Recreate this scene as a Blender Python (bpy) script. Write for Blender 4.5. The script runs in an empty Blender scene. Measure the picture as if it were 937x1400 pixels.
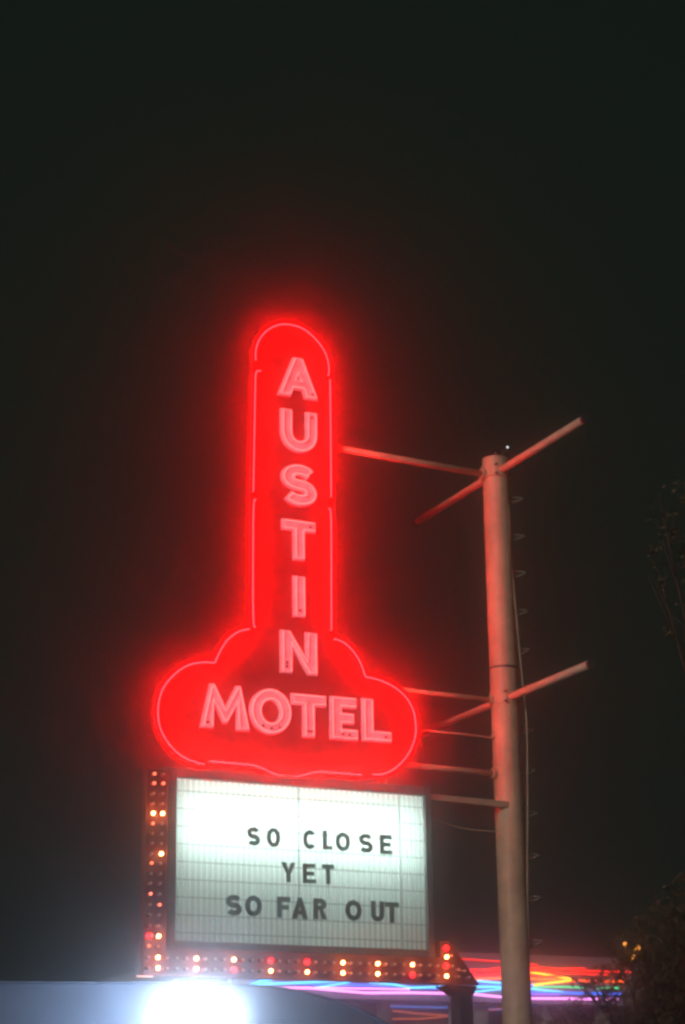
import bpy, bmesh, math, random
from mathutils import Vector, Matrix
random.seed(7)
S = bpy.context.scene
COL = S.collection
PI = math.pi

# ------------------------------------------------------------------ camera
# The photograph is 937 x 1400; focal length and attitude come from its vanishing points.
F = 2740.0
CX, CY = 468.5, 700.0
du = Vector((5932, -816, -F)).normalized()            # world X (along the sign face) seen in camera axes
dz = Vector((-121, 8320, -F)).normalized()
dz = (dz - du * dz.dot(du)).normalized()              # world Z in camera axes
dv = dz.cross(du)                                     # world Y in camera axes
ROT = Matrix((du, dv, dz))                            # camera -> world
EYE = Vector((0, 0, 1.6))
cam_d = bpy.data.cameras.new("camera")
cam = bpy.data.objects.new("camera", cam_d)
COL.objects.link(cam)
cam.matrix_world = Matrix.Translation(EYE) @ ROT.to_4x4()
cam_d.sensor_fit = 'VERTICAL'
cam_d.sensor_height = 36.0
cam_d.sensor_width = 24.0
cam_d.lens = F / 1400.0 * 36.0
cam_d.clip_start = 0.1
cam_d.clip_end = 2000
cam_d.dof.use_dof = True
cam_d.dof.focus_distance = 20.5
cam_d.dof.aperture_fstop = 3.5
S.camera = cam

def at_y(x, y, Y):
    """where the sight line through photo pixel (x, y) meets the vertical plane at depth Y"""
    d = ROT @ Vector((x - CX, -(y - CY), -F))
    return EYE + d * ((Y - EYE.y) / d.y)

# ------------------------------------------------------------------ world, moonlight-weak sun, exposure
w = bpy.data.worlds.new("World"); S.world = w; w.use_nodes = True
bg = w.node_tree.nodes["Background"]
bg.inputs[0].default_value = (0.0058, 0.0102, 0.0078, 1)
bg.inputs[1].default_value = 1.0
sun_d = bpy.data.lights.new("sun", 'SUN'); sun_d.energy = 1.3; sun_d.angle = math.radians(10)
sun_d.color = (1.0, 0.92, 0.85)
sun = bpy.data.objects.new("sun", sun_d); COL.objects.link(sun)
sun.rotation_euler = Vector((1.05, 0.75, -0.35)).to_track_quat('-Z', 'Y').to_euler()
S.view_settings.view_transform = 'Standard'
S.view_settings.look = 'None'
S.view_settings.exposure = 0
S.view_settings.gamma = 1
cy = S.cycles
cy.volume_bounces = 1
cy.max_bounces = 6
cy.filter_width = 2.7
cy.sample_clamp_indirect = 4.0
cy.use_denoising = True

HAZE_DENSITY = 0.0140
HAZE_G = 0.987

# ------------------------------------------------------------------ materials
def mat(name, col, rough=0.6, metal=0.0, noise=0.0, nscale=8.0, bump=0.0, spec=None):
    m = bpy.data.materials.new(name); m.use_nodes = True
    nt = m.node_tree; b = nt.nodes["Principled BSDF"]
    b.inputs["Base Color"].default_value = (*col, 1)
    b.inputs["Roughness"].default_value = rough
    b.inputs["Metallic"].default_value = metal
    if spec is not None: b.inputs["Specular IOR Level"].default_value = spec
    if noise or bump:
        tc = nt.nodes.new("ShaderNodeTexCoord")
        n = nt.nodes.new("ShaderNodeTexNoise"); n.inputs["Scale"].default_value = nscale
        n.inputs["Detail"].default_value = 8; n.inputs["Roughness"].default_value = 0.65
        nt.links.new(tc.outputs["Object"], n.inputs["Vector"])
        if noise:
            r = nt.nodes.new("ShaderNodeMapRange")
            r.inputs["From Min"].default_value = 0.3; r.inputs["From Max"].default_value = 0.7
            r.inputs["To Min"].default_value = 1 - noise; r.inputs["To Max"].default_value = 1 + noise * .4
            nt.links.new(n.outputs["Fac"], r.inputs["Value"])
            mx = nt.nodes.new("ShaderNodeVectorMath"); mx.operation = 'SCALE'
            mx.inputs[0].default_value = col
            nt.links.new(r.outputs[0], mx.inputs["Scale"])
            nt.links.new(mx.outputs[0], b.inputs["Base Color"])
        if bump:
            bp = nt.nodes.new("ShaderNodeBump"); bp.inputs["Strength"].default_value = bump
            nt.links.new(n.outputs["Fac"], bp.inputs["Height"]); nt.links.new(bp.outputs[0], b.inputs["Normal"])
    return m

def emit(name, col, strength=1.0):
    m = bpy.data.materials.new(name); m.use_nodes = True
    nt = m.node_tree; nt.nodes.remove(nt.nodes["Principled BSDF"])
    e = nt.nodes.new("ShaderNodeEmission")
    e.inputs[0].default_value = (*col, 1); e.inputs[1].default_value = strength
    nt.links.new(e.outputs[0], nt.nodes["Material Output"].inputs[0])
    return m

def panel_mat(name, trans, diff):
    m = bpy.data.materials.new(name); m.use_nodes = True
    nt = m.node_tree; nt.nodes.remove(nt.nodes["Principled BSDF"])
    t = nt.nodes.new("ShaderNodeBsdfTranslucent"); t.inputs[0].default_value = (*trans, 1)
    d = nt.nodes.new("ShaderNodeBsdfDiffuse"); d.inputs[0].default_value = (*diff, 1)
    tc = nt.nodes.new("ShaderNodeTexCoord")
    n = nt.nodes.new("ShaderNodeTexNoise"); n.inputs["Scale"].default_value = 3.0; n.inputs["Detail"].default_value = 6
    mp = nt.nodes.new("ShaderNodeMapping"); mp.inputs["Scale"].default_value = (1, 1, .35)
    nt.links.new(tc.outputs["Object"], mp.inputs[0]); nt.links.new(mp.outputs[0], n.inputs[0])
    r = nt.nodes.new("ShaderNodeMapRange"); r.inputs["From Min"].default_value = .3; r.inputs["From Max"].default_value = .7
    r.inputs["To Min"].default_value = .86; r.inputs["To Max"].default_value = 1.0
    nt.links.new(n.outputs["Fac"], r.inputs[0])
    sc = nt.nodes.new("ShaderNodeVectorMath"); sc.operation = 'SCALE'; sc.inputs[0].default_value = trans
    nt.links.new(r.outputs[0], sc.inputs["Scale"]); nt.links.new(sc.outputs[0], t.inputs[0])
    mix = nt.nodes.new("ShaderNodeAddShader")
    nt.links.new(t.outputs[0], mix.inputs[0]); nt.links.new(d.outputs[0], mix.inputs[1])
    nt.links.new(mix.outputs[0], nt.nodes["Material Output"].inputs[0])
    return m

M = {}
M['red_enamel'] = mat('red enamel', (0.55, 0.035, 0.03), .45, 0, .35, 2.5, .02)
M['red_side'] = mat('red side sheet', (0.35, 0.03, 0.025), .5, 0, .3, 4)
M['letter_white'] = mat('white letter enamel', (0.86, 0.78, 0.95), .5, 0, .35, 9, .02)
M['letter_lip'] = mat('letter lip', (0.85, 0.78, 0.74), .35)
M['electrode'] = mat('electrode rubber', (0.05, 0.045, 0.045), .7)
M['dead_tube'] = mat('unlit neon glass', (0.82, 0.62, 0.56), .12, 0)
M['neon_red'] = emit('red neon', (1.0, 0.0010, 0.0014), 225)
M['neon_letter'] = emit('letter neon', (1.0, 0.045, 0.042), 10)
M['neon_end'] = mat('painted tube end', (0.6, 0.1, 0.08), .4)
M['galv'] = mat('galvanised steel', (0.55, 0.41, 0.28), .55, .1, .25, 5, .03)
M['pole_paint'] = mat('cream pole paint', (0.58, 0.42, 0.275), .55, 0, .4, 3, .03)
M['rung'] = mat('dull rung steel', (0.24, 0.22, 0.18), .7)
M['dark_cap'] = mat('dark plastic', (0.04, 0.045, 0.05), .5)
M['frame_grey'] = mat('weathered aluminium', (0.22, 0.23, 0.23), .5, .5, .3, 4)
M['box_white'] = mat('cabinet inside', (0.50, 0.52, 0.51), .8)
M['box_grey'] = mat('cabinet outside', (0.18, 0.19, 0.19), .6, .2, .3, 3)
M['flat'] = panel_mat('ribbed acrylic', (0.46, 0.51, 0.49), (.20, .22, .215))
M['rib'] = panel_mat('ribbed acrylic rib', (0.70, 0.75, 0.73), (.3, .32, .31))
M['track'] = mat('clear track', (0.26, 0.31, 0.29), .4)
M['ink'] = mat('dark green letter', (0.010, 0.062, 0.046), .5)
M['fluor'] = emit('fluorescent', (0.80, 1.0, 0.94), 15.5)
M['maroon'] = mat('maroon bulb box', (0.16, 0.035, 0.03), .5, 0, .3, 6)
M['bulb_off'] = mat('frosted bulb', (0.62, 0.48, 0.45), .35)
M['bulb_on'] = emit('warm bulb', (1.0, 0.24, 0.065), 60)
M['bulb_dim'] = emit('dim bulb', (1.0, 0.15, 0.07), 4.5)
M['bulb_red'] = emit('red bulb', (1.0, 0.006, 0.008), 9)
M['socket'] = mat('socket', (0.17, 0.045, 0.04), .5)

# ------------------------------------------------------------------ object helpers
def tag(o, label=None, cat=None, group=None, kind=None):
    if label: o['label'] = label
    if cat: o['category'] = cat
    if group: o['group'] = group
    if kind: o['kind'] = kind
    return o

def thing(name, loc, label, cat, group=None):
    o = bpy.data.objects.new(name, None); COL.objects.link(o); o.location = loc
    o.empty_display_size = .2
    return tag(o, label, cat, group)

def base_of(parent):
    v = Vector((0, 0, 0))
    while parent is not None:
        v += parent.location; parent = parent.parent
    return v

class MB:
    """collects geometry in world coordinates"""
    def __init__(s): s.v = []; s.f = []; s.m = []; s.cur = 0
    def add(s, vs, fs):
        b = len(s.v); s.v += [Vector(v) for v in vs]; s.f += [tuple(b + i for i in f) for f in fs]; s.m += [s.cur] * len(fs)
    def box(s, a, b):
        x0, y0, z0 = a; x1, y1, z1 = b
        s.add([(x0,y0,z0),(x1,y0,z0),(x1,y1,z0),(x0,y1,z0),(x0,y0,z1),(x1,y0,z1),(x1,y1,z1),(x0,y1,z1)],
              [(0,3,2,1),(4,5,6,7),(0,1,5,4),(1,2,6,5),(2,3,7,6),(3,0,4,7)])
    def bar(s, p, q, wd, hg, up=Vector((0,0,1))):
        p, q = Vector(p), Vector(q); d = (q - p).normalized(); sd = d.cross(up).normalized(); u = sd.cross(d)
        c = [(-.5,-.5),(.5,-.5),(.5,.5),(-.5,.5)]
        vs = [e + sd * (a * wd) + u * (b * hg) for e in (p, q) for a, b in c]
        s.add(vs, [(3,2,1,0),(4,5,6,7),(0,1,5,4),(1,2,6,5),(2,3,7,6),(3,0,4,7)])
    def tube(s, pts, r, n=8, closed=False, cap=True, r1=None):
        pts = [Vector(p) for p in pts]; k = len(pts); b = len(s.v)
        ref = None
        for i, p in enumerate(pts):
            if closed: t = pts[(i + 1) % k] - pts[i - 1]
            else: t = pts[min(i + 1, k - 1)] - pts[max(i - 1, 0)]
            t.normalize()
            if ref is None:
                ref = t.cross(Vector((0, 1, 0)))
                if ref.length < .1: ref = t.cross(Vector((1, 0, 0)))
            ref = (ref - t * ref.dot(t)).normalized(); o = t.cross(ref)
            rr = r if r1 is None else r + (r1 - r) * i / (k - 1)
            for j in range(n):
                a = 2 * PI * j / n
                s.v.append(p + ref * (rr * math.cos(a)) + o * (rr * math.sin(a)))
        for i in range(k if closed else k - 1):
            i2 = (i + 1) % k
            for j in range(n):
                j2 = (j + 1) % n
                s.f.append((b+i*n+j, b+i*n+j2, b+i2*n+j2, b+i2*n+j)); s.m.append(s.cur)
        if cap and not closed:
            s.f.append(tuple(b + j for j in range(n))[::-1]); s.m.append(s.cur)
            s.f.append(tuple(b + (k-1)*n + j for j in range(n))); s.m.append(s.cur)
    def prism(s, loop, y0, y1):
        """loop: (x, z) polygon, filled front and back"""
        n = len(loop); b = len(s.v)
        s.v += [Vector((x, y0, z)) for x, z in loop] + [Vector((x, y1, z)) for x, z in loop]
        s.f.append(tuple(b + i for i in range(n))); s.f.append(tuple(b + n + i for i in range(n))[::-1]); s.m += [s.cur] * 2
        for i in range(n):
            j = (i + 1) % n
            s.f.append((b+j, b+i, b+n+i, b+n+j)); s.m.append(s.cur)
    def sphere(s, c, r, n=10, m=6, sc=(1,1,1)):
        c = Vector(c); b = len(s.v)
        s.v.append(c + Vector((0,0,r*sc[2])))
        for i in range(1, m):
            for j in range(n):
                a, e = 2*PI*j/n, PI*i/m
                s.v.append(c + Vector((r*sc[0]*math.sin(e)*math.cos(a), r*sc[1]*math.sin(e)*math.sin(a), r*sc[2]*math.cos(e))))
        s.v.append(c - Vector((0,0,r*sc[2])))
        fs = []
        for j in range(n): fs.append((b, b+1+j, b+1+(j+1)%n))
        for i in range(m-2):
            for j in range(n):
                fs.append((b+1+i*n+j, b+1+(i+1)*n+j, b+1+(i+1)*n+(j+1)%n, b+1+i*n+(j+1)%n))
        for j in range(n): fs.append((b+1+(m-1)*n, b+1+(m-2)*n+(j+1)%n, b+1+(m-2)*n+j))
        s.f += fs; s.m += [s.cur]*len(fs)
    def build(s, name, mats, parent=None, smooth=False, loc=None):
        """loc: origin of the new object in world coordinates (default: the parent's origin)"""
        pb = base_of(parent); o0 = Vector(loc) if loc is not None else pb
        me = bpy.data.meshes.new(name)
        me.from_pydata([tuple(v - o0) for v in s.v], [], s.f)
        for m in (mats if isinstance(mats, list) else [mats]): me.materials.append(m)
        me.polygons.foreach_set('material_index', s.m)
        if smooth: me.polygons.foreach_set('use_smooth', [True] * len(s.f))
        me.update()
        o = bpy.data.objects.new(name, me); COL.objects.link(o)
        o.parent = parent; o.location = o0 - pb
        return o

def smooth_by_angle(o, ang=40):
    bm = bmesh.new(); bm.from_mesh(o.data)
    for f in bm.faces: f.smooth = True
    for e in bm.edges:
        if len(e.link_faces) == 2 and e.calc_face_angle() > math.radians(ang): e.smooth = False
    bm.to_mesh(o.data); bm.free()

# ------------------------------------------------------------------ letter shapes
def ribbon(pts, t):
    L, R = [], []
    n = len(pts)
    for i, (x, y) in enumerate(pts):
        x0, y0 = pts[max(i-1, 0)]; x1, y1 = pts[min(i+1, n-1)]
        dx, dy = x1-x0, y1-y0; l = math.hypot(dx, dy) or 1
        nx, ny = -dy/l*t/2, dx/l*t/2
        L.append((x+nx, y+ny)); R.append((x-nx, y-ny))
    return L + R[::-1]

def arc(cx, cy, rx, ry, a0, a1, n=14):
    return [(cx + rx*math.cos(math.radians(a0+(a1-a0)*i/n)), cy + ry*math.sin(math.radians(a0+(a1-a0)*i/n))) for i in range(n+1)]

def glyph(c, w, h, t):
    if c == 'A':
        a = 1.12*t; d = 1.5*t; c0 = .2*h; c1 = c0 + .8*t
        xi = lambda y: a + (w/2 - a)*y/(h-d)
        return [[(0,0),(w/2-.42*t,h),(w/2+.42*t,h),(w,0),(w-a,0),(w-xi(c0),c0),(xi(c0),c0),(a,0)],
                [(xi(c1),c1),(w-xi(c1),c1),(w/2,h-d)]]
    if c == 'U':
        r = (w-t)/2
        return [ribbon([(t/2,h),(t/2,(h+r)/2)] + arc(w/2, r*1.0+t/2, r, r, 180, 360, 16) + [(w-t/2,(h+r)/2),(w-t/2,h)], t)]
    if c == 'S':
        rx, ry = (w-t)/2, (h-t)/4
        return [ribbon(arc(w/2, h-t/2-ry, rx, ry, 28, 268, 18) + arc(w/2, t/2+ry, rx, ry, 88, -152, 18), t)]
    if c == 'T':
        return [[(w/2-t/2,0),(w/2-t/2,h-t*.92),(0,h-t*.92),(0,h),(w,h),(w,h-t*.92),(w/2+t/2,h-t*.92),(w/2+t/2,0)]]
    if c == 'I':
        return [[(0,0),(0,h),(w,h),(w,0)]]
    if c == 'N':
        s_, k = t*1.12, h*.34
        return [[(0,0),(0,h),(s_*.7,h),(w-t,k),(w-t,h),(w,h),(w,0),(w-s_*.7,0),(t,h-k),(t,0)]]
    if c == 'M':
        return [[(0,0),(.19*w,h),(.27*w,h),(.5*w,.47*h),(.73*w,h),(.81*w,h),(w,0),(w-1.12*t,0),(.745*w,.60*h),(.53*w,.14*h),(.47*w,.14*h),(.255*w,.60*h),(1.12*t,0)]]
    if c == 'O':
        return [arc(w/2,h/2,w/2,h/2,0,348.75,31), arc(w/2,h/2,w/2-t,h/2-t*.95,0,345,23)]
    if c == 'E':
        return [[(0,0),(0,h),(w*.96,h),(w*.96,h-t*.9),(t,h-t*.9),(t,h/2+t*.45),(w*.86,h/2+t*.45),(w*.86,h/2-t*.45),(t,h/2-t*.45),(t,t*.9),(w,t*.9),(w,0)]]
    if c == 'F':
        return [[(0,0),(0,h),(w,h),(w,h-t*.9),(t,h-t*.9),(t,h/2+t*.45),(w*.88,h/2+t*.45),(w*.88,h/2-t*.45),(t,h/2-t*.45),(t,0)]]
    if c == 'L':
        return [[(0,0),(0,h),(t,h),(t,t*.9),(w,t*.9),(w,0)]]
    if c == 'C':
        return [ribbon(arc(w/2, h/2, (w-t)/2, (h-t)/2, 42, 318, 24), t)]
    if c == 'Y':
        return [[(w/2-t/2,0),(w/2-t/2,.42*h),(0,h),(1.15*t,h),(w/2,.60*h),(w-1.15*t,h),(w,h),(w/2+t/2,.42*h),(w/2+t/2,0)]]
    if c == 'R':
        bh = .56*h
        out = [(0,0),(0,h),(.5*w,h)] + arc(.5*w,h-bh/2,.46*w,bh/2,80,-62,9) + [(w,0),(w-1.15*t,0),(.44*w,h-bh),(t,h-bh),(t,0)]
        hole = [(t,h-bh+t*.85),(t,h-t*.85)] + arc(.5*w,h-bh/2,.46*w-t,bh/2-t*.85,90,-90,7)
        return [out, hole]

def filled(loops, depth, bevel):
    """a solid plate from outline loops: returns verts (x, -z, y) and faces"""
    cu = bpy.data.curves.new('outline', 'CURVE'); cu.dimensions = '2D'; cu.fill_mode = 'BOTH'
    cu.extrude = depth/2; cu.bevel_depth = bevel; cu.bevel_resolution = 1
    for lp in loops:
        sp = cu.splines.new('POLY'); sp.points.add(len(lp)-1)
        for p, (x, y) in zip(sp.points, lp): p.co = (x, y, 0, 1)
        sp.use_cyclic_u = True
    ob = bpy.data.objects.new('outline', cu)
    me = bpy.data.meshes.new_from_object(ob)
    vs = [Vector((v.co.x, -v.co.z, v.co.y)) for v in me.vertices]; fs = [tuple(p.vertices) for p in me.polygons]
    bpy.data.objects.remove(ob); bpy.data.curves.remove(cu); bpy.data.meshes.remove(me)
    return vs, fs

def offset_loop(loop, d):
    """offset a closed (x, z) polygon; positive d grows a counter-clockwise loop"""
    n = len(loop)
    area = sum(loop[i][0]*loop[(i+1)%n][1] - loop[(i+1)%n][0]*loop[i][1] for i in range(n))
    sg = 1 if area > 0 else -1
    out = []
    for i in range(n):
        p0, p, p1 = loop[i-1], loop[i], loop[(i+1)%n]
        a = Vector((p[0]-p0[0], p[1]-p0[1])); b = Vector((p1[0]-p[0], p1[1]-p[1]))
        if a.length < 1e-6 or b.length < 1e-6: out.append(p); continue
        a.normalize(); b.normalize()
        na, nb = Vector((a.y, -a.x))*sg, Vector((b.y, -b.x))*sg
        m = na + nb
        if m.length < .3: m = na.copy()
        m.normalize(); k = d / max(.55, m.dot(na))
        out.append((p[0]+m.x*k, p[1]+m.y*k))
    return out

def chaikin(pts, it=2):
    for _ in range(it):
        q = [pts[0]]
        for a, b in zip(pts, pts[1:]):
            q += [a*.75 + b*.25, a*.25 + b*.75]
        q.append(pts[-1]); pts = q
    return pts

# ------------------------------------------------------------------ ground, road, pavement
YS = 18.0          # the plane of the sign's face
ground_m = mat('gravel lot', (0.10, 0.095, 0.085), .95, 0, .4, 2.0, .3)
asph = mat('asphalt', (0.05, 0.05, 0.052), .85, 0, .35, 6.0, .25)
conc = mat('pavement concrete', (0.32, 0.31, 0.29), .85, 0, .25, 3.0, .1)
yellow = mat('yellow road paint', (0.55, 0.38, 0.05), .7, 0, .3, 8)
def sheet(name, x0, y0, x1, y1, z, m, label=None):
    g = MB(); g.add([(x0,y0,z),(x1,y0,z),(x1,y1,z),(x0,y1,z)], [(0,1,2,3)]); o = g.build(name, m); tag(o, kind='structure'); return o
sheet('ground', -900, -900, 900, 900, 0, ground_m)
sheet('road', -900, -3.5, 900, 12.5, .004, asph)
for k, yy in enumerate((4.35, 4.6)):
    sheet('road_marking', -900, yy, 900, yy+.1, .008, yellow)
g = MB()
for i in range(-20, 40):
    g.box((i*1.5+.006, 12.65, .0), ((i+1)*1.5-.006, 14.6, .13))
tag(g.build('pavement', conc), kind='structure')
g = MB(); g.box((-900, 12.5, 0), (900, 12.644, .14)); tag(g.build('kerb', conc), kind='structure')

# ------------------------------------------------------------------ the red neon sign
c0 = at_y(402, 1050, YS)
sign = thing('neon_sign', (c0.x, YS + .1, c0.z), 'tall red neon pylon sign with cloud shaped base spelling AUSTIN over MOTEL', 'neon sign')

def P(pts, Y): return [at_y(x, y, Y) for x, y in pts]
YT = YS - .045
BT = .10          # thickness of the cabinet
runs = {
 'arch': [(350,492.6),(349.5,479.8),(353.4,465.9),(361.9,454.2),(374.7,445.6),(389.6,442.4),(406.7,445.6),(419.5,452),(432.3,463.8),(443,477.6),(448.3,490.4),(450.5,505.4),(449.2,514)],
 'left_up': [(357,507),(350,507.2),(349.4,520),(348,591),(346.6,672)],
 'left_low': [(350,682.8),(346.6,684),(346.2,760),(346,855),(350,858)],
 'right_up': [(451.5,519),(452,560),(452.6,620),(453,680)],
 'right_low': [(449.4,695),(453,695.8),(453.2,760),(453.4,862)],
 'cloud_l': [(341.5,860),(328,862.2),(313.1,872),(302.5,887),(293.9,906.2),(276.8,904.9),(255.5,909.2),(236.3,923.2),(221.3,942.5),(215.4,968),(217.9,993.7),(227.7,1012.9),(242.7,1030),(259.8,1039.8),(279,1044.9)],
 'cloud_bot': [(286.7,1040.6),(320,1043.6),(353.7,1046.6),(370.8,1056.9),(392,1062.3),(413.5,1061),(432.7,1054.3),(460,1056.6),(494.6,1059.4)],
 'cloud_r': [(457.5,875),(458.3,872.9),(473.2,879.7),(486,893.4),(494.6,908.3),(500,925.4),(516,928.4),(537.2,937.3),(554.3,951),(565,968),(569.3,989.4),(568,1010.8),(558.6,1032),(543.6,1049),(526.6,1058.6),(509.5,1059)],
}
def soft(pts, corner=None):
    """round a run but keep named corners"""
    if corner is None: return chaikin(pts, 2)
    return chaikin(pts[:corner+1], 2) + chaikin(pts[corner:], 2)[1:]
corner = {'cloud_l': 4, 'cloud_r': 5, 'cloud_bot': None}
# cabinet outline: the run of the tubes, grown by 4 cm
body = (runs['arch'] + [(452,560),(453,700),(453.4,866)] + runs['cloud_r'][2:] + runs['cloud_bot'][::-1][:-1]
        + [(286.7,1042.5)] + runs['cloud_l'][::-1][:-1] + [(341.5,860),(346,858),(346.2,760),(347,650),(348.5,560)])
bl = [(p.x, p.z) for p in P(body, YS)]
outer = offset_loop(bl, .035)
vs, fs = filled([outer], BT - .008, .004)
g = MB(); g.add([v + Vector((0, YS + BT/2 + .002, 0)) for v in vs], fs)
cab = g.build('cabinet', M['red_enamel'], sign)
# thin steel edging round the face
g = MB(); ring = offset_loop(bl, .040)
g.tube([(x, YS + .0, z) for x, z in ring], .012, 6, closed=True); g.build('edge_trim', M['red_side'], sign, True)
for nm, pts in runs.items():
    pp = soft(P(pts, YT), corner.get(nm))
    g = MB(); g.tube(pp, .0060, 8); g.build('neon_tube', M['neon_red'], sign, True)
    # bent-back ends going into their housings
    for e in (pp[0], pp[-1]):
        g = MB(); g.tube([e, e + Vector((0, .05, 0))], .011, 8); g.build('tube_end', M['neon_end'], sign, True)

# the outline tube of the far face
g = MB(); g.tube([(x, YS + BT + .045, z) for x, z in offset_loop(bl, -.075)], .0068, 8, closed=True); g.build('neon_tube', M['neon_red'], sign, True)
BIG = [('A',379,432.5,491.5,544.5,.125),('U',383.2,431.5,563.5,619.5,.122),('S',384,431,637,692.5,.118),
       ('T',385.2,429.5,713.5,766.5,.118),('I',400.5,415.3,789.5,844,.118),('N',383,431.5,865,922,.118),
       ('M',273.5,339.5,937.5,997.5,.115),('O',340.5,396.3,943,1004.5,.118),('T',397.7,443.8,951,1008.5,.118),
       ('E',450.8,486.8,954.5,1012,.118),('L',494.2,532.6,957.5,1014.5,.118)]
def project_rect(x0, x1, yt, yb, Y):
    ym, xm = (yt+yb)/2, (x0+x1)/2
    return at_y(x0, ym, Y).x, at_y(x1, ym, Y).x, at_y(xm, yt, Y).z, at_y(xm, yb, Y).z
for ch, x0, x1, yt, yb, t in BIG:
    ua, ub, zt, zb = project_rect(x0, x1, yt, yb, YS)
    if ch == 'I': t = ub - ua
    loops = glyph(ch, ub-ua, zt-zb, t)
    vs, fs = filled(loops, .03, .006)
    org = Vector((ua, YS - .018, zb))
    g = MB(); g.add([v + org for v in vs], fs)
    lt = g.build('letter', M['letter_white'], sign, loc=org); smooth_by_angle(lt)
    lt['label'] = 'white raised capital %s on the red face' % ch
    # lit glass tube following the edge of the letter
    for k, lp in enumerate(loops):
        ins = offset_loop(lp, -.016 if k == 0 else .014)
        pts = [Vector((org.x+x, YS-.058, org.z+y)) for x, y in ins]
        g = MB(); g.tube(pts, .0055, 6, closed=True); g.build('outline_tube', M['neon_letter'], lt, True)
    # electrode housings near the foot of the letter
    wd = ub-ua
    spots = {'A':[(wd-.07,.05)],'U':[(wd-.06,zt-zb-.06)],'S':[(wd-.08,zt-zb-.1)],'T':[(wd/2-.02,.055),(wd/2+.02,.055)],'I':[(wd/2,.06)],
             'N':[(.05,.06),(.055,.1)],'M':[(.065,.05)],'O':[(wd/2-.09,.075),(wd/2,.055),(wd/2+.09,.075)],'E':[(wd-.1,.05),(wd-.17,.05)],'L':[(wd-.07,.05)]}[ch]
    if ch == 'T' and yt < 800: spots = [(wd-.06, zt-zb-.055)]
    for sx, sy in spots:
        g = MB(); g.tube([(org.x+sx, YS-.034, org.z+sy), (org.x+sx, YS-.066, org.z+sy)], .011, 8)
        g.build('electrode', M['electrode'], lt, True)
    # the face on the other side of the sign carries the same letter
    g = MB(); g.add([Vector((org.x + wd - v.x, YS + BT + .018 - v.y*1, org.z + v.z)) for v in vs], fs)
    g.build('letter', M['letter_white'], sign)

# ------------------------------------------------------------------ the reader board
YM = YS - .10
uL, uR = at_y(240.3, 1176, YM).x, at_y(581.5, 1192, YM).x
zT = (at_y(243, 1064.5, YM).z + at_y(576.5, 1088.5, YM).z)/2
zB = (at_y(238.3, 1287, YM).z + at_y(585.6, 1297.5, YM).z)/2
print('board', uL, uR, zT, zB, 'residual', at_y(243,1064.5,YM).z - at_y(576.5,1088.5,YM).z, at_y(238.3,1287,YM).z - at_y(585.6,1297.5,YM).z)
board = thing('reader_board', ((uL+uR)/2, YM+.3, zB-.1), 'backlit white letter board reading SO CLOSE YET SO FAR OUT, glowing brightest at its top', 'letter board')
fl, ft, fr, fb = .125, .10, .075, .115   # frame widths left, top, right, bottom
BD = .42
g = MB()
g.box((uL-.02, YM+BD-.02, zB-.02), (uR+.02, YM+BD, zT+.02))
g.box((uL-.03, YM+.03, zB-.02), (uL-.01, YM+BD-.021, zT+.02))
g.box((uR+.01, YM+.03, zB-.02), (uR+.03, YM+BD-.021, zT+.02))
g.box((uL-.009, YM+.03, zT+.001), (uR+.009, YM+BD-.021, zT+.02))
g.box((uL-.009, YM+.03, zB-.02), (uR+.009, YM+BD-.021, zB-.001))
g.build('cabinet_lining', M['box_white'], board)
g = MB()
g.box((uL-fl, YM+BD+.001, zB-fb), (uR+fr, YM+BD+.02, zT+ft))
g.box((uL-fl, YM+.04, zB-fb), (uL-fl+.02, YM+BD, zT+ft))
g.box((uR+fr-.02, YM+.04, zB-fb), (uR+fr, YM+BD, zT+ft))
g.box((uL-fl+.021, YM+.04, zT+ft-.02), (uR+fr-.021, YM+BD, zT+ft))
g.box((uL-fl+.021, YM+.04, zB-fb), (uR+fr-.021, YM+BD, zB-fb+.02))
g.build('cabinet', M['box_grey'], board)
def rail(a, b):
    g = MB(); g.box(a, b); o = g.build('frame_rail', M['frame_grey'], board)
    md = o.modifiers.new('bevel', 'BEVEL'); md.width = .008; md.segments = 2
rail((uL-fl, YM-.03, zB-fb), (uL-.004, YM+.038, zT+ft))
rail((uR+.004, YM-.03, zB-fb), (uR+fr, YM+.038, zT+ft))
rail((uL-.002, YM-.028, zT+.003), (uR+.002, YM+.037, zT+ft-.001))
rail((uL-.002, YM-.028, zB-fb+.001), (uR+.002, YM+.037, zB-.003))
# three ribbed acrylic panels; the ribs stand proud of the sheet
us1 = at_y(409.5, 1180, YM).x; us2 = at_y(548.5, 1190, YM).x
pitch = (uR-uL)/46.0
for a, b in ((uL, us1), (us1, us2), (us2, uR)):
    g = MB(); x = a + .004; b_ = b - .004
    n = max(1, round((b_-x)/pitch)); p = (b_-x)/n
    for i in range(n):
        x0 = x + i*p; r0, r1 = x0+p*.36, x0+p*.64
        ya, yb = YM+.012, YM+.006
        g.cur = 0; g.add([(x0,ya,zB),(r0,ya,zB),(r0,ya,zT),(x0,ya,zT)], [(0,1,2,3)])
        g.cur = 1; g.add([(r0,ya,zB),(r0,yb,zB),(r1,yb,zB),(r1,ya,zB),(r0,ya,zT),(r0,yb,zT),(r1,yb,zT),(r1,ya,zT)], [(0,1,5,4),(1,2,6,5),(2,3,7,6)])
        g.cur = 0; g.add([(r1,ya,zB),(x0+p,ya,zB),(x0+p,ya,zT),(r1,ya,zT)], [(0,1,2,3)])
    g.build('acrylic_panel', [M['flat'], M['rib']], board)
for us in (us1, us2):
    g = MB(); g.box((us-.0035, YM+.004, zB), (us+.0035, YM+.018, zT)); g.build('panel_joint', M['flat'], board)
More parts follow.
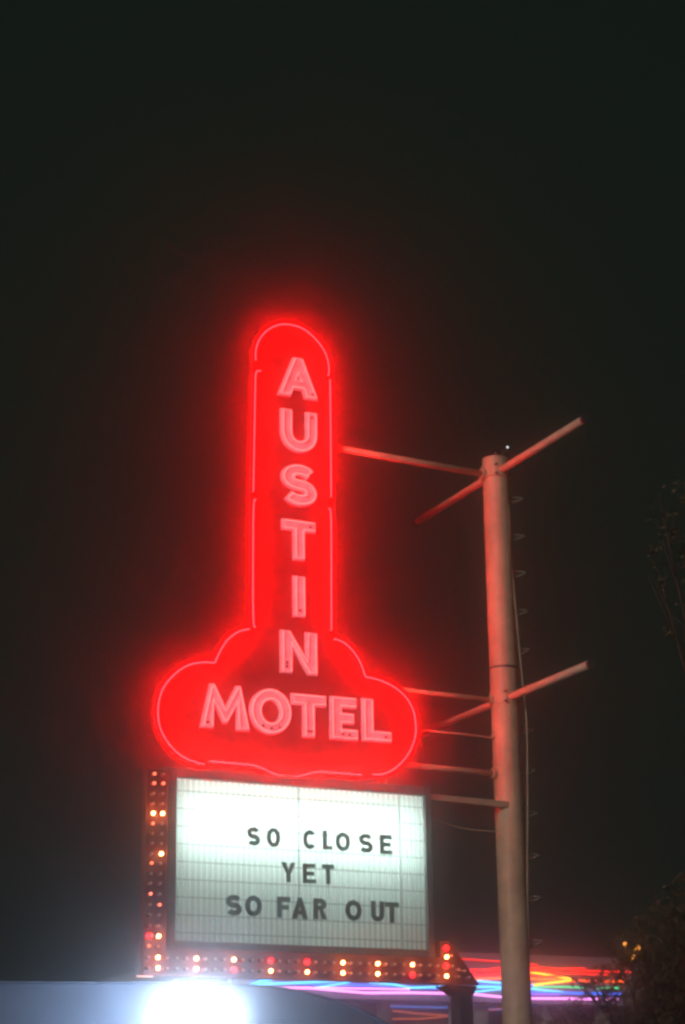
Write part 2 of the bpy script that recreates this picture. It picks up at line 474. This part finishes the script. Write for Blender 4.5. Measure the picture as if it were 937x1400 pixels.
# letter tracks
for k in range(9):
    y = 1080.5 + k*24.25
    z = at_y(243, y, YM).z
    for a, b in ((uL+.01, us2-.02), (us2+.02, uR-.01)):
        g = MB(); g.box((a, YM-.001, z-.004), (b, YM+.0035, z+.004)); g.build('letter_track', M['track'], board)
# fluorescent tubes inside: only the upper ones still burn
for k, yy in enumerate((1106, 1125, 1143, 1161)):
    z = at_y(412, yy, YM).z
    g = MB(); g.tube([(uL+.05, YM+.20, z), (uR-.05, YM+.20, z)], .016, 8); g.build('fluorescent_tube', M['fluor'], board, True)
for yy in (1215, 1250, 1280):
    z = at_y(412, yy, YM).z
    g = MB(); g.tube([(uL+.05, YM+.20, z), (uR-.05, YM+.20, z)], .016, 8); g.build('dead_fluorescent_tube', M['box_white'], board, True)
ROWS = [([('S',337.8,355.7,1131,1156.5),('O',364.5,383.3,1132,1158.5),('C',414.2,432.3,1134.7,1161.2),('L',441.3,454.2,1135.8,1162),('O',458.8,478.5,1138,1164),('S',490.8,509.5,1140,1166),('E',519.3,536.3,1141.7,1168.2)]),
        ([('Y',384.4,404.2,1179.2,1206.4),('E',413.9,432,1181,1208),('T',440,456.8,1182,1209)]),
        ([('S',308.8,330.6,1223.6,1252),('O',335,357.9,1224.5,1253),('F',378.7,397,1226.2,1255),('A',398.6,420.9,1227.2,1256.2),('R',428.4,447,1228.5,1257),('O',472,494.4,1230.8,1259),('U',507.2,525,1232,1260),('T',526,545,1233.5,1261.5)])]
for ri, row in enumerate(ROWS):
    for ch, x0, x1, yt, yb in row:
        ua, ub, zt, zb = project_rect(x0, x1, yt, yb, YM)
        t = .045 if ri < 2 else .050
        vs, fs = filled(glyph(ch, ub-ua, zt-zb, t), .004, 0)
        org = Vector((ua, YM-.006, zb)); g = MB(); g.add([v + org for v in vs], fs)
        o = g.build('board_letter', M['ink'], board, loc=org)
        o['label'] = 'dark green capital %s' % ch
        o.rotation_euler.y = random.uniform(-.012, .012)
for ux in (uL+.25, uR-.35):
    g = MB(); g.tube([(ux, YM+.22, zT+ft), (ux, YM+.22, zT+ft+.1)], .05, 10); g.build('spacer_post', M['galv'], board)

# ------------------------------------------------------------------ the bulb arrow that runs down the side and along the bottom
YA = YM - .06
aL = at_y(199.5, 1200, YA).x; aR = at_y(228.5, 1200, YA).x
aT = at_y(215, 1052, YA).z
bT = at_y(400, 1303, YA).z; bB = at_y(400, 1338, YA).z
tipx = at_y(655, 1342, YA).x; hx = at_y(603.5, 1320, YA).x; ht = at_y(605, 1288, YA).z
nb = at_y(623, 1290, YA).x
arrow = thing('bulb_arrow', (aL, YA+.2, bB), 'maroon arrow sign with two rows of chasing bulbs around the letter board', 'arrow sign')
loop = [(aL, aT), (aL, bB), (tipx, bB), (at_y(619, 1297, YA).x, ht-.03), (at_y(612, 1290, YA).x, ht+.01), (hx, ht), (hx, bT), (aR, bT), (aR, aT)]
vs, fs = filled([loop], .11, .004)
g = MB(); g.add([v + Vector((0, YA+.08, 0)) for v in vs], fs); g.build('cabinet', M['maroon'], arrow)
g = MB(); g.tube([(x, YA+.012, z) for x, z in offset_loop(loop, .002)], .009, 6, closed=True); g.build('edge_trim', M['socket'], arrow)
def bulb(x, y, kind):
    p = at_y(x, y, YA - .03)
    key = 'bulb_' + kind
    if key not in bulb.meshes:
        g = MB(); g.sphere((0,-.01,0), .027 if kind == 'red' else .018 if kind == 'on' else .014, 10, 6, (1,1.15,1))
        o = g.build('bulb', M[key], arrow, True, loc=(0,0,0)); bulb.meshes[key] = o.data
        o.location = p - base_of(arrow)
        if bulb.socket is None:
            g2 = MB(); g2.tube([(0,.006,0),(0,.045,0)], .018, 8); s_ = g2.build('socket', M['socket'], o, loc=(0,0,0)); bulb.socket = s_.data
            s_.location = (0,0,0); return o
        s_ = bpy.data.objects.new('socket', bulb.socket); COL.objects.link(s_); s_.parent = o
        return o
    o = bpy.data.objects.new('bulb', bulb.meshes[key]); COL.objects.link(o); o.parent = arrow; o.location = p - base_of(arrow)
    s_ = bpy.data.objects.new('socket', bulb.socket); COL.objects.link(s_); s_.parent = o
    return o
bulb.meshes = {}; bulb.socket = None
ys = [1058,1071,1084.6,1098.5,1112,1126,1139.7,1153,1167,1180,1194.5,1207.5,1222,1236.6,1250.6,1265.4,1279.7,1293.4]
st = {0:'on off',1:'dim dim',4:'on on',5:'dim off',8:'off on',9:'dim off',12:'dim off',13:'off dim',16:'red on',17:'dim off'}
for i, y in enumerate(ys):
    k = (y-1058)/235
    a, b = st.get(i, 'off off').split()
    if i == 0: a = 'dim'
    bulb(211.2 - 7.6*k, y, a); bulb(223.8 - 7.4*k, y+.4, b)
# two rows along the bottom
lit1 = {216:'on',268.3:'on',319.8:'on',370:'red',419.8:'red',468.6:'on',516.2:'on',563.7:'on'}
lit2 = {216:'on',268.3:'on',319.8:'red',370:'on',419.8:'on',468.6:'on',516.2:'on',563.7:'red'}
xs = sorted(lit1)
allx = [203.2]
for a, b in zip(xs, xs[1:]): allx += [a + (b-a)*j/4 for j in range(4)]
allx += [563.7, 575.6, 587.4, 598.8]
for x in allx:
    y1 = 1309 + (x-216)*.0288; y2 = 1323.4 + (x-216)*.0272
    k1 = lit1.get(x, 'off'); k2 = lit2.get(x, 'off')
    bulb(x, y1, k1); bulb(x, y2, k2)
for x, y, k in ((609.7,1296.5,'red'),(610.4,1308.4,'on'),(609.6,1320.6,'red'),(610.4,1334.6,'on'),(617.6,1306.5,'off'),(618.8,1320.8,'off'),(627.4,1325.5,'off'),(635.4,1327.5,'off'),(627.4,1335.4,'off'),(641.5,1336,'off')):
    bulb(x, y, k)
# steel bracket and post under the arrow
pL, pR = at_y(625, 1390, YA+.2).x, at_y(642, 1390, YA+.2).x
post = thing('sign_post', ((pL+pR)/2, YA+.22, 0), 'dark square steel post standing under the right end of the bulb arrow', 'post', 'steel posts under the bulb arrow')
g = MB(); g.box((pL, YA+.12, .02), (pR, YA+.32, bB-.06)); g.build('shaft', M['dark_cap'], post)
g = MB(); g.prism([(at_y(604,1345,YA+.2).x, bB-.008), (pL, bB-.10), (pR, bB-.10), (at_y(646,1345,YA+.2).x, bB-.008)], YA+.1, YA+.34); g.build('bracket', M['dark_cap'], post)
g = MB(); g.box((pL-.12, YA+.0, 0), (pR+.12, YA+.44, .02)); g.build('base_plate', M['galv'], post)
qL = at_y(262, 1300, YA+.2).x
post2 = thing('sign_post', (qL, YA+.32, 0), 'dark square steel post standing under the left end of the bulb arrow', 'post', 'steel posts under the bulb arrow')
g = MB(); g.box((qL-.07, YA+.22, .02), (qL+.07, YA+.36, bB-.01)); g.build('shaft', M['dark_cap'], post2)
g = MB(); g.box((qL-.18, YA+.12, 0), (qL+.18, YA+.46, .02)); g.build('base_plate', M['galv'], post2)
# a thin tube lamp under the left corner
a, b = at_y(187, 1334.5, YA+.05), at_y(209, 1335, YA+.05)
lampt = thing('strip_lamp', (b+a)/2, 'short thin pinkish tube lamp under the lower left corner of the bulb arrow', 'lamp')
g = MB(); g.tube([a, b], .007, 8); g.build('tube', emit('pink strip', (1, .55, .5), 2.2), lampt, True)
g = MB(); g.bar(b, (b.x+.03, b.y+.02, bB+.01), .012, .012, Vector((0,1,0))); g.build('bracket', M['socket'], lampt)

# ------------------------------------------------------------------ the big pole with its arms, crossbars and climbing rungs
YP = YS + .14
pc = (at_y(676.5, 640, YP), at_y(708, 1380, YP))
px_ = (pc[0].x + pc[1].x)/2
print('pole', pc)
ptop = at_y(676, 630, YP).z
PR = .5*(at_y(696, 760, YP).x - at_y(660.5, 760, YP).x) / 1.0
dirp = Vector((px_, YP, 0)); cosu = YP / math.hypot(px_, YP)
PR *= cosu * 1.04
print('pole radius', PR, 'height', ptop)
pole = thing('sign_pole', (px_, YP, 0), 'tall thick cream steel pole with crossbars and climbing rungs right of the signs', 'pole')
g = MB(); g.tube([(px_, YP, z) for z in (0, 2, 4, 6, 8, ptop)], PR*1.06, 40, r1=PR*.97); o = g.build('shaft', M['pole_paint'], pole, True); smooth_by_angle(o)
g = MB(); g.tube([(px_, YP, ptop), (px_, YP, ptop+.015)], PR*.99, 40); g.build('top_plate', M['galv'], pole)
zr = at_y(686, 909, YP - PR).z
g = MB(); g.tube([(px_, YP, zr-.008), (px_, YP, zr+.008)], PR*1.06, 40); g.build('strap', M['dark_cap'], pole)
for zz in (at_y(690,1180,YP-PR).z,):
    g = MB(); g.tube([(px_, YP, zz-.004), (px_, YP, zz+.004)], PR*1.035, 40); g.build('weld_seam', M['pole_paint'], pole)
g = MB(); g.tube([(px_, YP, 0), (px_, YP, .03)], PR*1.9, 24); g.build('base_plate', M['galv'], pole)
for k in range(8):
    a_ = 2*PI*k/8; g = MB(); g.tube([(px_+PR*1.6*math.cos(a_), YP+PR*1.6*math.sin(a_), .03), (px_+PR*1.6*math.cos(a_), YP+PR*1.6*math.sin(a_), .09)], .02, 6); g.build('anchor_bolt', M['galv'], pole)
# arms to the sign
def arm(x0, y0, x1, y1, r, Y=YP, m='galv'):
    a = at_y(x0, y0, Y); b = at_y(x1, y1, Y); b = a + (b-a)*((px_-a.x)/(b.x-a.x))
    g = MB(); g.tube([a, b], r, 12); g.build('arm', M[m], pole, True)
    d = (b-a).normalized(); e = b - d*(PR*1.06)
    g = MB(); g.tube([e - d*.03, e + d*.02], r*1.9, 8); g.build('flange', M['galv'], pole)
arm(453, 611.5, 655, 647, .037)
arm(540, 942, 668, 956.5, .026)
arm(562, 996.5, 671, 1008, .012)
arm(538, 1044, 676, 1057.5, .030)
def beam(x0, y0, x1, y1, h, dpt):
    a = at_y(x0, y0, YP-.1); b = at_y(x1, y1, YP-.1); b = a + (b-a)*((px_-a.x)/(b.x-a.x))
    g = MB(); g.bar(a, b, dpt, h); g.build('arm', M['galv'], pole)
beam(588, 1090, 679, 1099, .062, .06)
# crossbars run through the pole towards and away from the street
def crossbar(xn, yn, xf, yf, r):
    # near end: where the sight line reaches the vertical plane through the pole, x = px_
    def at_x(x, y, X):
        d = ROT @ Vector((x-CX, -(y-CY), -F)); return EYE + d*((X-EYE.x)/d.x)
    n_, f_ = at_x(xn, yn, px_), at_x(xf, yf, px_)
    print('crossbar', n_, f_)
    z = (n_.z + f_.z)/2
    g = MB(); g.tube([n_, f_], r, 12); o = g.build('crossbar', M['galv'], pole, True)
    for e, s_ in ((n_, -1), (f_, 1)):
        g = MB(); g.tube([e, e + Vector((0, s_*.035, 0))], r*1.12, 12); g.build('end_cap', M['dark_cap'], o)
    # steel sleeve with bolts where the bar goes through the shaft
    g = MB(); g.tube([(px_, YP, z-.07), (px_, YP, z+.07)], PR*1.09, 32); sl = g.build('sleeve', M['pole_paint'], pole, True); smooth_by_angle(sl)
    for s1 in (-1, 1):
        for s2 in (-1, 1):
            ax, az = px_ + s1*PR*.55, z + s2*.05
            g = MB(); g.tube([(ax, YP-PR*.9, az), (ax, YP-PR*.9-.05, az)], .010, 6); g.build('bolt', M['dark_cap'], sl)
crossbar(798, 573.5, 571, 713, .042)
crossbar(806, 908, 577, 1003, .040)
# rungs
def at_front(x, y): return at_y(x, y, YP)
rung_mesh = None
dirr = Vector((1, -.15, 0)).normalized()
zs = [at_y(695+(.041*(y-680)), y, YP).z for y in (684.5, 735.5, 786, 838, 891, 944, 1000.5, 1056, 1114.5, 1172, 1230, 1290)]
for z in zs:
    p0 = Vector((px_, YP, z)) + dirr*(PR*.97)
    if rung_mesh is None:
        g = MB()
        q0 = p0 + Vector((0,0,.035)); q1 = p0 + dirr*.17 + Vector((0,-.02,.03)); q2 = p0 + dirr*.155 + Vector((0,-.02,.015)); q3 = p0 + Vector((0,0,-.05))
        g.tube(chaikin([q0, q1, q2, q3], 1), .010, 6)
        o = g.build('rung', M['rung'], pole, True, loc=p0); rung_mesh = o.data
    else:
        o = bpy.data.objects.new('rung', rung_mesh); COL.objects.link(o); o.parent = pole; o.location = p0 - base_of(pole)
# cable hanging beside the rungs
cb = [at_y(x, y, YP-.1) for x, y in ((694.5,655),(697,740),(699.5,770),(706,841),(712,906),(715,935),(719.5,976),(721,1008),(721.5,1100),(721,1200),(722,1260),(725,1400))]
cb.append(Vector((cb[-1].x, cb[-1].y, .3)))
g = MB(); g.tube(chaikin(cb, 2), .008, 6); g.build('cable', M['galv'], pole, True)
cb2 = [at_y(x, y, YP-.12) for x, y in ((696,690),(699,800),(703,900),(709,1040),(714,1180),(716,1260))]
g = MB(); g.tube(cb2, .005, 6); g.build('conduit', M['galv'], pole, True)
wr = [at_y(x, y, YP-.1) for x, y in ((584,1119),(603,1124.5),(622,1130),(648,1135),(680,1137.5))]
g = MB(); g.tube(chaikin(wr, 2), .007, 6); g.build('feed_wire', M['galv'], pole, True)
# small camera head on top of the pole
head = thing('photocell', (px_+.02, YP, ptop+.015), 'small dark sensor with a glowing bead for its glint on top of the tall pole', 'sensor')
g = MB(); g.tube([(px_+.02, YP, ptop+.015), (px_+.02, YP, ptop+.06)], .05, 12); g.build('base', M['dark_cap'], head)
g = MB(); g.sphere((px_+.02, YP, ptop+.085), .045, 12, 8); g.build('dome', mat('smoked dome', (.02,.02,.02), .05), head, True)
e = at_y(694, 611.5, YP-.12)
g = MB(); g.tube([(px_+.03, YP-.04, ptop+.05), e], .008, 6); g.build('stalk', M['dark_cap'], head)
g = MB(); g.sphere(e, .012, 8, 6); g.build('lens', emit('glint glow', (1, 1, 1), 1.6), head, True)  # glowing bead stands in for a bright glint

# ------------------------------------------------------------------ shop with the rainbow neon
YB = 34.0
shop_m = mat('pale stucco', (0.42, 0.40, 0.39), .85, 0, .25, 1.5, .1)
fascia_m = mat('fascia sheet', (0.28, 0.27, 0.30), .6, 0, .2, 2)
glass_m = mat('shop glass', (0.9, 0.9, 0.9), .03); glass_m.node_tree.nodes["Principled BSDF"].inputs["Transmission Weight"].default_value = 1
glass_m.node_tree.nodes["Principled BSDF"].inputs["IOR"].default_value = 1.02
glow_panel_m = emit('added window glow', (.75, .45, .48), .26)  # even glow added behind the panes to brighten the shop front
bx0 = at_y(335, 1350, YB).x; bx1 = at_y(870, 1350, YB).x
def zy(x, y, Y=YB): return at_y(x, y, Y).z
fz0, fz1 = zy(560, 1364), zy(560, 1299)
shop = thing('shop_building', ((bx0+bx1)/2, YB+4, 0), 'low shop with rainbow neon lines along its fascia behind the pole', 'shop')
g = MB()
g.box((bx0, YB+.8, 0), (bx1, YB+.85, .5)); g.box((bx0, YB+.8, fz0-.45), (bx1, YB+.85, fz1-.3))
g.box((bx0, YB+.851, 0), (bx0+.2, YB+8, fz1-.3)); g.box((bx1-.2, YB+.851, 0), (bx1, YB+8, fz1-.3)); g.box((bx0+.201, YB+7.8, 0), (bx1-.201, YB+8, fz1-.3))
g.build('wall', shop_m, shop)
g = MB(); g.box((bx0-.2, YB+.125, fz1-.20), (bx1+.2, YB+8.2, fz1-.02)); g.build('roof', M['box_grey'], shop)
g = MB(); g.box((bx0-.2, YB+.02, fz0-.05), (bx1+.2, YB+.12, fz1+.0)); g.build('fascia', fascia_m, shop)
g = MB(); g.box((bx0-.2, YB+.121, fz0-.04), (bx1+.2, YB+.79, fz0+.02)); g.build('soffit', fascia_m, shop)
for x0, x1 in ((521,531),(617,624),(651,668),(742,752),(820,832)):
    a, b = at_y(x0,1385,YB+.3).x, at_y(x1,1385,YB+.3).x
    g = MB(); g.box((a, YB+.3, 0), (b, YB+.3+(b-a), fz0-.041)); g.build('column', shop_m, shop)
nwin = 9
for i in range(nwin):
    a = bx0 + .3 + i*(bx1-bx0-.6)/nwin; b = a + (bx1-bx0-.6)/nwin - .25
    g = MB()
    for q in (((a, YB+.79, .5),(a+.06, YB+.86, fz0-.45)), ((b-.06, YB+.79, .5),(b, YB+.86, fz0-.45)), ((a+.061, YB+.79, .5),(b-.061, YB+.86, .56)), ((a+.061, YB+.79, fz0-.51),(b-.061, YB+.86, fz0-.45))): g.box(*q)
    wn = g.build('window', M['frame_grey'], shop)
    g = MB(); g.box((a+.062, YB+.82, .562), (b-.062, YB+.83, fz0-.512)); g.build('pane', glass_m, wn)
    g = MB(); g.box((a+.07, YB+1.1, .57), (b-.07, YB+1.12, fz0-.52)); g.build('glow_panel', glow_panel_m, wn)
def tubecol(nm, c, s): return emit(nm+' neon', c, s)
NC = {'red': tubecol('bright red', (1, .02, .008), 3.2), 'orange': tubecol('orange', (1, .09, .01), 5), 'yellow': tubecol('yellow', (1, .36, .015), 5.5),
      'green': tubecol('green', (.03, .7, .25), 2.4), 'cyan': tubecol('cyan', (.07, .55, 1), 3.6), 'blue': tubecol('blue', (.015, .14, 1), 3),
      'violet': tubecol('violet', (.4, .1, 1), 2), 'magenta': tubecol('magenta', (1, .3, .85), 3.2)}
LN = [('red',[(560,1313),(632,1311),(690,1315),(735,1319)],.013), ('red',[(632,1325.5),(690,1327),(735,1322.5),(790,1327),(870,1329)],.018),
      ('red',[(640,1329),(690,1322.5),(735,1325.5),(800,1324)],.018), ('red',[(644,1336),(690,1334),(735,1334),(770,1335)],.018), ('red',[(640,1333),(690,1330),(735,1328),(780,1331),(835,1333)],.018), ('orange',[(648,1338),(700,1337),(735,1338.5),(790,1341),(860,1342)],.025),
      ('yellow',[(700,1326),(738,1331),(781,1338.5)],.022), ('yellow',[(700,1350),(729,1346.5),(781,1340.5)],.022),
      ('cyan',[(653,1341),(690,1344.5)],.022), ('cyan',[(600,1349),(634,1349),(692,1349.5)],.024), ('cyan',[(641,1357),(692,1351.5)],.018),
      ('green',[(729,1349),(774,1349.3),(850,1351)],.020), ('cyan',[(700,1349),(729,1352),(770,1356.5)],.022), ('blue',[(700,1355),(770,1357.5),(850,1359)],.026),
      ('violet',[(700,1359),(765,1359.5)],.018), ('magenta',[(641,1358.5),(690,1363.5),(729,1365),(775,1365.3),(845,1366.5)],.026),
      ('cyan',[(347,1345),(355,1341.5),(373,1339.3)],.022), ('cyan',[(342,1346),(400,1344),(440,1342),(480,1341)],.024), ('cyan',[(430,1350.5),(455,1347),(479,1342.5)],.018),
      ('cyan',[(505,1343),(540,1346),(560,1350.5),(596,1349.5)],.022), ('blue',[(480,1346),(540,1348.5),(640,1353)],.02), ('blue',[(342,1342.5),(420,1345),(500,1347)],.02),
      ('magenta',[(330,1351.5),(420,1350.5),(501,1357.5),(560,1357.2),(613,1358)],.026), ('magenta',[(430,1350.3),(500,1351.5),(560,1352.5)],.018),
      ('blue',[(595,1343),(700,1348),(729,1347)],.022)]
for k, (c, pts, r) in enumerate(LN):
    pp = P(pts, YB - .03 - .012*(k % 5))
    g = MB(); g.tube(pp, r*.75, 6); g.build('neon_tube', NC[c], shop, True)
dim = {'pink': emit('dim pink neon', (1, .45, .5), .7), 'blue': emit('dim blue neon', (.15, .3, 1), .6), 'orange': emit('dim orange neon', (1, .2, .08), .5)}
for c, pts in (('pink',[(540,1368.5),(612,1369)]),('blue',[(535,1376),(612,1377.5)]),('orange',[(537,1382),(575,1386),(612,1388.5)]),('orange',[(537,1393),(575,1393),(612,1389.5)]),('blue',[(643,1379),(690,1380)]),('orange',[(643,1382),(690,1379)])):
    g = MB(); g.tube(P(pts, YB+.70), .02, 6); g.build('window_tube', dim[c], shop, True)  # thin dim coloured tubes in front of the windows

# ------------------------------------------------------------------ car-park floodlight (the glare at the lower left)
YF = 12.9
fc = at_y(270, 1393, YF)
flood = thing('globe_lamp', (fc.x, YF, .13), 'glaring bluish white globe lamp on a post at the bottom left', 'lamp')
g = MB(); g.tube([(fc.x, YF, .13), (fc.x, YF, .2), (fc.x, YF, fc.z-.2)], .045, 12); g.build('post', M['galv'], flood, True)
g = MB(); g.tube([(fc.x, YF, fc.z-.22), (fc.x, YF, fc.z-.17)], .10, 16); g.build('collar', M['dark_cap'], flood, True)
g = MB(); g.sphere((fc.x, YF, fc.z), .20, 24, 14, (1.45, 1.1, 1)); g.build('globe', emit('white globe', (.55, .72, 1), 70), flood, True)
g = MB(); g.tube([(fc.x, YF, fc.z+.195), (fc.x, YF, fc.z+.215)], .05, 12); g.build('finial', M['dark_cap'], flood, True)
# the low round-shouldered office added behind the lamp so its front carries the glow
YO = YF + .62
can_m = mat('pale grey stucco', (0.065, 0.078, 0.105), .9, 0, .25, 2.5, .15)
prof = [(-260,1344),(-60,1345),(120,1346),(230,1346),(330,1348),(380,1352),(425,1361),(465,1373),(500,1387),(530,1404),(548,1424)]
pp = [(at_y(x, y, YO).x, at_y(x, y, YO).z) for x, y in prof]
pp = [(q.x, q.y) for q in chaikin([Vector((x, z)) for x, z in pp], 1)]
glow_catcher = thing('low_glow_catcher', ((pp[0][0]+pp[-1][0])/2, YO, 0), 'low pale round shouldered building added to carry the globe lamp glow at the bottom left', 'building')
vs, fs = filled([[(pp[0][0], .14)] + pp + [(pp[-1][0], .14)]], 2.0, .004)
g = MB(); g.add([v + Vector((0, YO+1.004, 0)) for v in vs], fs); g.build('wall', can_m, glow_catcher)
g = MB()
for a, b in zip(pp, pp[1:]):
    g.add([(a[0], YO-.05, a[1]+.004), (b[0], YO-.05, b[1]+.004), (b[0], YO+2.06, b[1]+.004), (a[0], YO+2.06, a[1]+.004),
           (a[0], YO-.05, a[1]+.014), (b[0], YO-.05, b[1]+.014), (b[0], YO+2.06, b[1]+.014), (a[0], YO+2.06, a[1]+.014)],
          [(0,3,2,1),(4,5,6,7),(0,1,5,4),(2,3,7,6)])
g.build('roof_edge', can_m, glow_catcher)
dx = pp[0][0] + .6
g = MB(); g.box((dx, YO-.03, .15), (dx+.9, YO-.004, 2.15)); dr = g.build('door', M['frame_grey'], glow_catcher)
g = MB(); g.sphere((dx+.8, YO-.06, 1.1), .03, 8, 6); g.build('handle', M['galv'], dr, True)
for k in range(2):
    x0 = dx + 1.5 + k*1.3
    g = MB()
    for q in (((x0,YO-.03,1.0),(x0+.05,YO-.004,2.0)),((x0+.95,YO-.03,1.0),(x0+1.0,YO-.004,2.0)),((x0+.051,YO-.03,1.0),(x0+.949,YO-.004,1.05)),((x0+.051,YO-.03,1.95),(x0+.949,YO-.004,2.0))): g.box(*q)
    wn = g.build('window', M['frame_grey'], glow_catcher)
    g = MB(); g.box((x0+.052,YO-.016,1.052),(x0+.948,YO-.006,1.948)); g.build('pane', M['dark_cap'], wn)

# red lamp at the left edge
rp = at_y(4, 1395, 30)
rl = thing('red_lamp', (rp.x, 30.05, 0), 'small round red lamp on a thin post at the lower left edge', 'lamp')
g = MB(); g.tube([(rp.x, 30.06, 0), (rp.x, 30.06, rp.z+.12)], .03, 8); g.build('post', M['galv'], rl)
g = MB(); g.sphere(rp, .075, 12, 8, (1.2, .5, .8)); g.build('lens', emit('red lamp lens', (1, .06, .05), 2.5), rl, True)
g = MB(); g.box((rp.x-.12, 30.035, rp.z-.1), (rp.x+.12, 30.09, rp.z+.1)); g.build('housing', M['dark_cap'], rl)

# ------------------------------------------------------------------ trees
leaf_m = mat('oak leaf', (0.12, 0.105, 0.05), .6, 0, .4, 1.0)
bark_m = mat('oak bark', (0.07, 0.055, 0.04), .9, 0, .4, 5, .4)
def tree(name, label, base, centres, nleaf, leaf, seed):
    rnd = random.Random(seed)
    t = thing(name, base, label, 'tree', None)
    base = Vector(base)
    fork = base + Vector((0, 0, 1.6))
    g = MB(); g.tube([base, base + Vector((.05,.02,.8)), fork], .28, 12, r1=.2)
    g.build('trunk', bark_m, t, True)
    for c, r in centres:
        c = Vector(c); mid = fork.lerp(c, .5) + Vector((rnd.uniform(-.3,.3), rnd.uniform(-.3,.3), rnd.uniform(-.1,.4)))
        g = MB(); g.tube(chaikin([fork, mid, c], 2), .03 + .07*min(1, r), 8, r1=.008)
        for _ in range(5):
            e = c + Vector((rnd.gauss(0,1), rnd.gauss(0,1), rnd.gauss(0,1))).normalized()*r*.8
            g.tube([mid.lerp(c, rnd.uniform(.6,1)), e], .018, 5, r1=.004)
        g.build('limb', bark_m, t, True)
    vs, fs = [], []
    tot = sum(r**3 for _, r in centres)
    for c, r in centres:
        c = Vector(c); n = int(nleaf*r**3/tot); ncl = max(6, int(n/45))
        for _ in range(ncl):
            d = Vector((rnd.gauss(0,1), rnd.gauss(0,1), rnd.gauss(0,1))).normalized()*r*rnd.uniform(.35,1)**.6
            cc = c + Vector((d.x, d.y, d.z*.8)); cr = r*rnd.uniform(.10,.24)
            for _ in range(int(n/ncl)):
                p = cc + Vector((rnd.gauss(0,1), rnd.gauss(0,1), rnd.gauss(0,.8)))*cr*.6
                a = Vector((rnd.gauss(0,1), rnd.gauss(0,1), rnd.gauss(0,1))).normalized(); b = a.orthogonal().normalized()
                s = leaf*rnd.uniform(.6,1.2); k = len(vs)
                vs += [p - a*s, p + b*s*.42 + a*s*.1, p + a*s, p - b*s*.42 + a*s*.1]; fs.append((k,k+1,k+2,k+3))
    g = MB(); g.add(vs, fs); g.build('crown', leaf_m, t)
YT1 = 27.0
def tc(x, y, Y): return tuple(at_y(x, y, Y))
b1 = at_y(960, 1500, YT1)
tree('oak_tree', 'low dark spreading oak covering the right end of the rainbow neon', (b1.x, YT1, 0),
     [(tc(935,1290,YT1),1.0),(tc(890,1345,YT1),.85),(tc(990,1330,YT1-.6),1.2),(tc(838,1392,YT1+.3),.62),(tc(930,1400,YT1),1.0),(tc(880,1290,YT1+.4),.55),(tc(822,1352,YT1),.36),(tc(797,1346,YT1+.3),.24),(tc(815,1335,YT1+.3),.24),(tc(783,1372,YT1+.2),.25),(tc(760,1398,YT1+.2),.36),(tc(800,1400,YT1+.1),.45),(tc(850,1320,YT1+.2),.4),(tc(920,1230,YT1),.5)], 21000, .042, 3)
YT2 = 24.0
b2 = at_y(1120, 1500, YT2)
tree('pecan_tree', 'tall faint tree with thin hanging foliage at the right edge', (b2.x, YT2, 0),
     [(tc(935,760,YT2),.62),(tc(985,700,YT2),.9),(tc(905,700,YT2),.32),(tc(1050,820,YT2),1.3),(tc(945,860,YT2),.45),(tc(900,780,YT2),.25),(tc(1000,560,YT2),.7),(tc(1060,1000,YT2),1.2)], 9000, .05, 5)
# amber lamp glinting between the oak leaves
ap = at_y(872, 1298, 31)
al = thing('amber_lamp', (ap.x, 31.2, 0), 'cluster of small amber globes glinting through the leaves of the low oak', 'lamp')
g = MB(); g.tube([(ap.x, 31.2, 0), (ap.x, 31.2, ap.z-.14)], .05, 10, r1=.035); g.build('post', M['dark_cap'], al, True)
amber = emit('amber globe', (1, .33, .05), 2.8)
for ox, oz in ((-.13,.10),(-.11,-.02),(.02,-.10),(.06,.02),(.15,.05),(.0,-.16)):
    g = MB(); g.tube([(ap.x, 31.2, ap.z-.2), (ap.x+ox, 31.2, ap.z+oz)], .010, 5); g.build('stem', M['dark_cap'], al)
    g = MB(); g.sphere((ap.x+ox, 31.2, ap.z+oz), .045, 10, 6); g.build('globe', amber, al, True)

# ------------------------------------------------------------------ haze added for halos round the lights
g = MB(); g.box((-14, -6, -1), (46, 46, 15))
hz = bpy.data.materials.new('halo haze'); hz.use_nodes = True; nt = hz.node_tree; nt.nodes.remove(nt.nodes["Principled BSDF"])
pv = nt.nodes.new("ShaderNodeVolumePrincipled")
pv.inputs["Color"].default_value = (.96, .97, .97, 1)
pv.inputs["Density"].default_value = HAZE_DENSITY
pv.inputs["Anisotropy"].default_value = HAZE_G
nt.links.new(pv.outputs[0], nt.nodes["Material Output"].inputs["Volume"])
o = g.build('haze', hz); tag(o, kind='stuff')
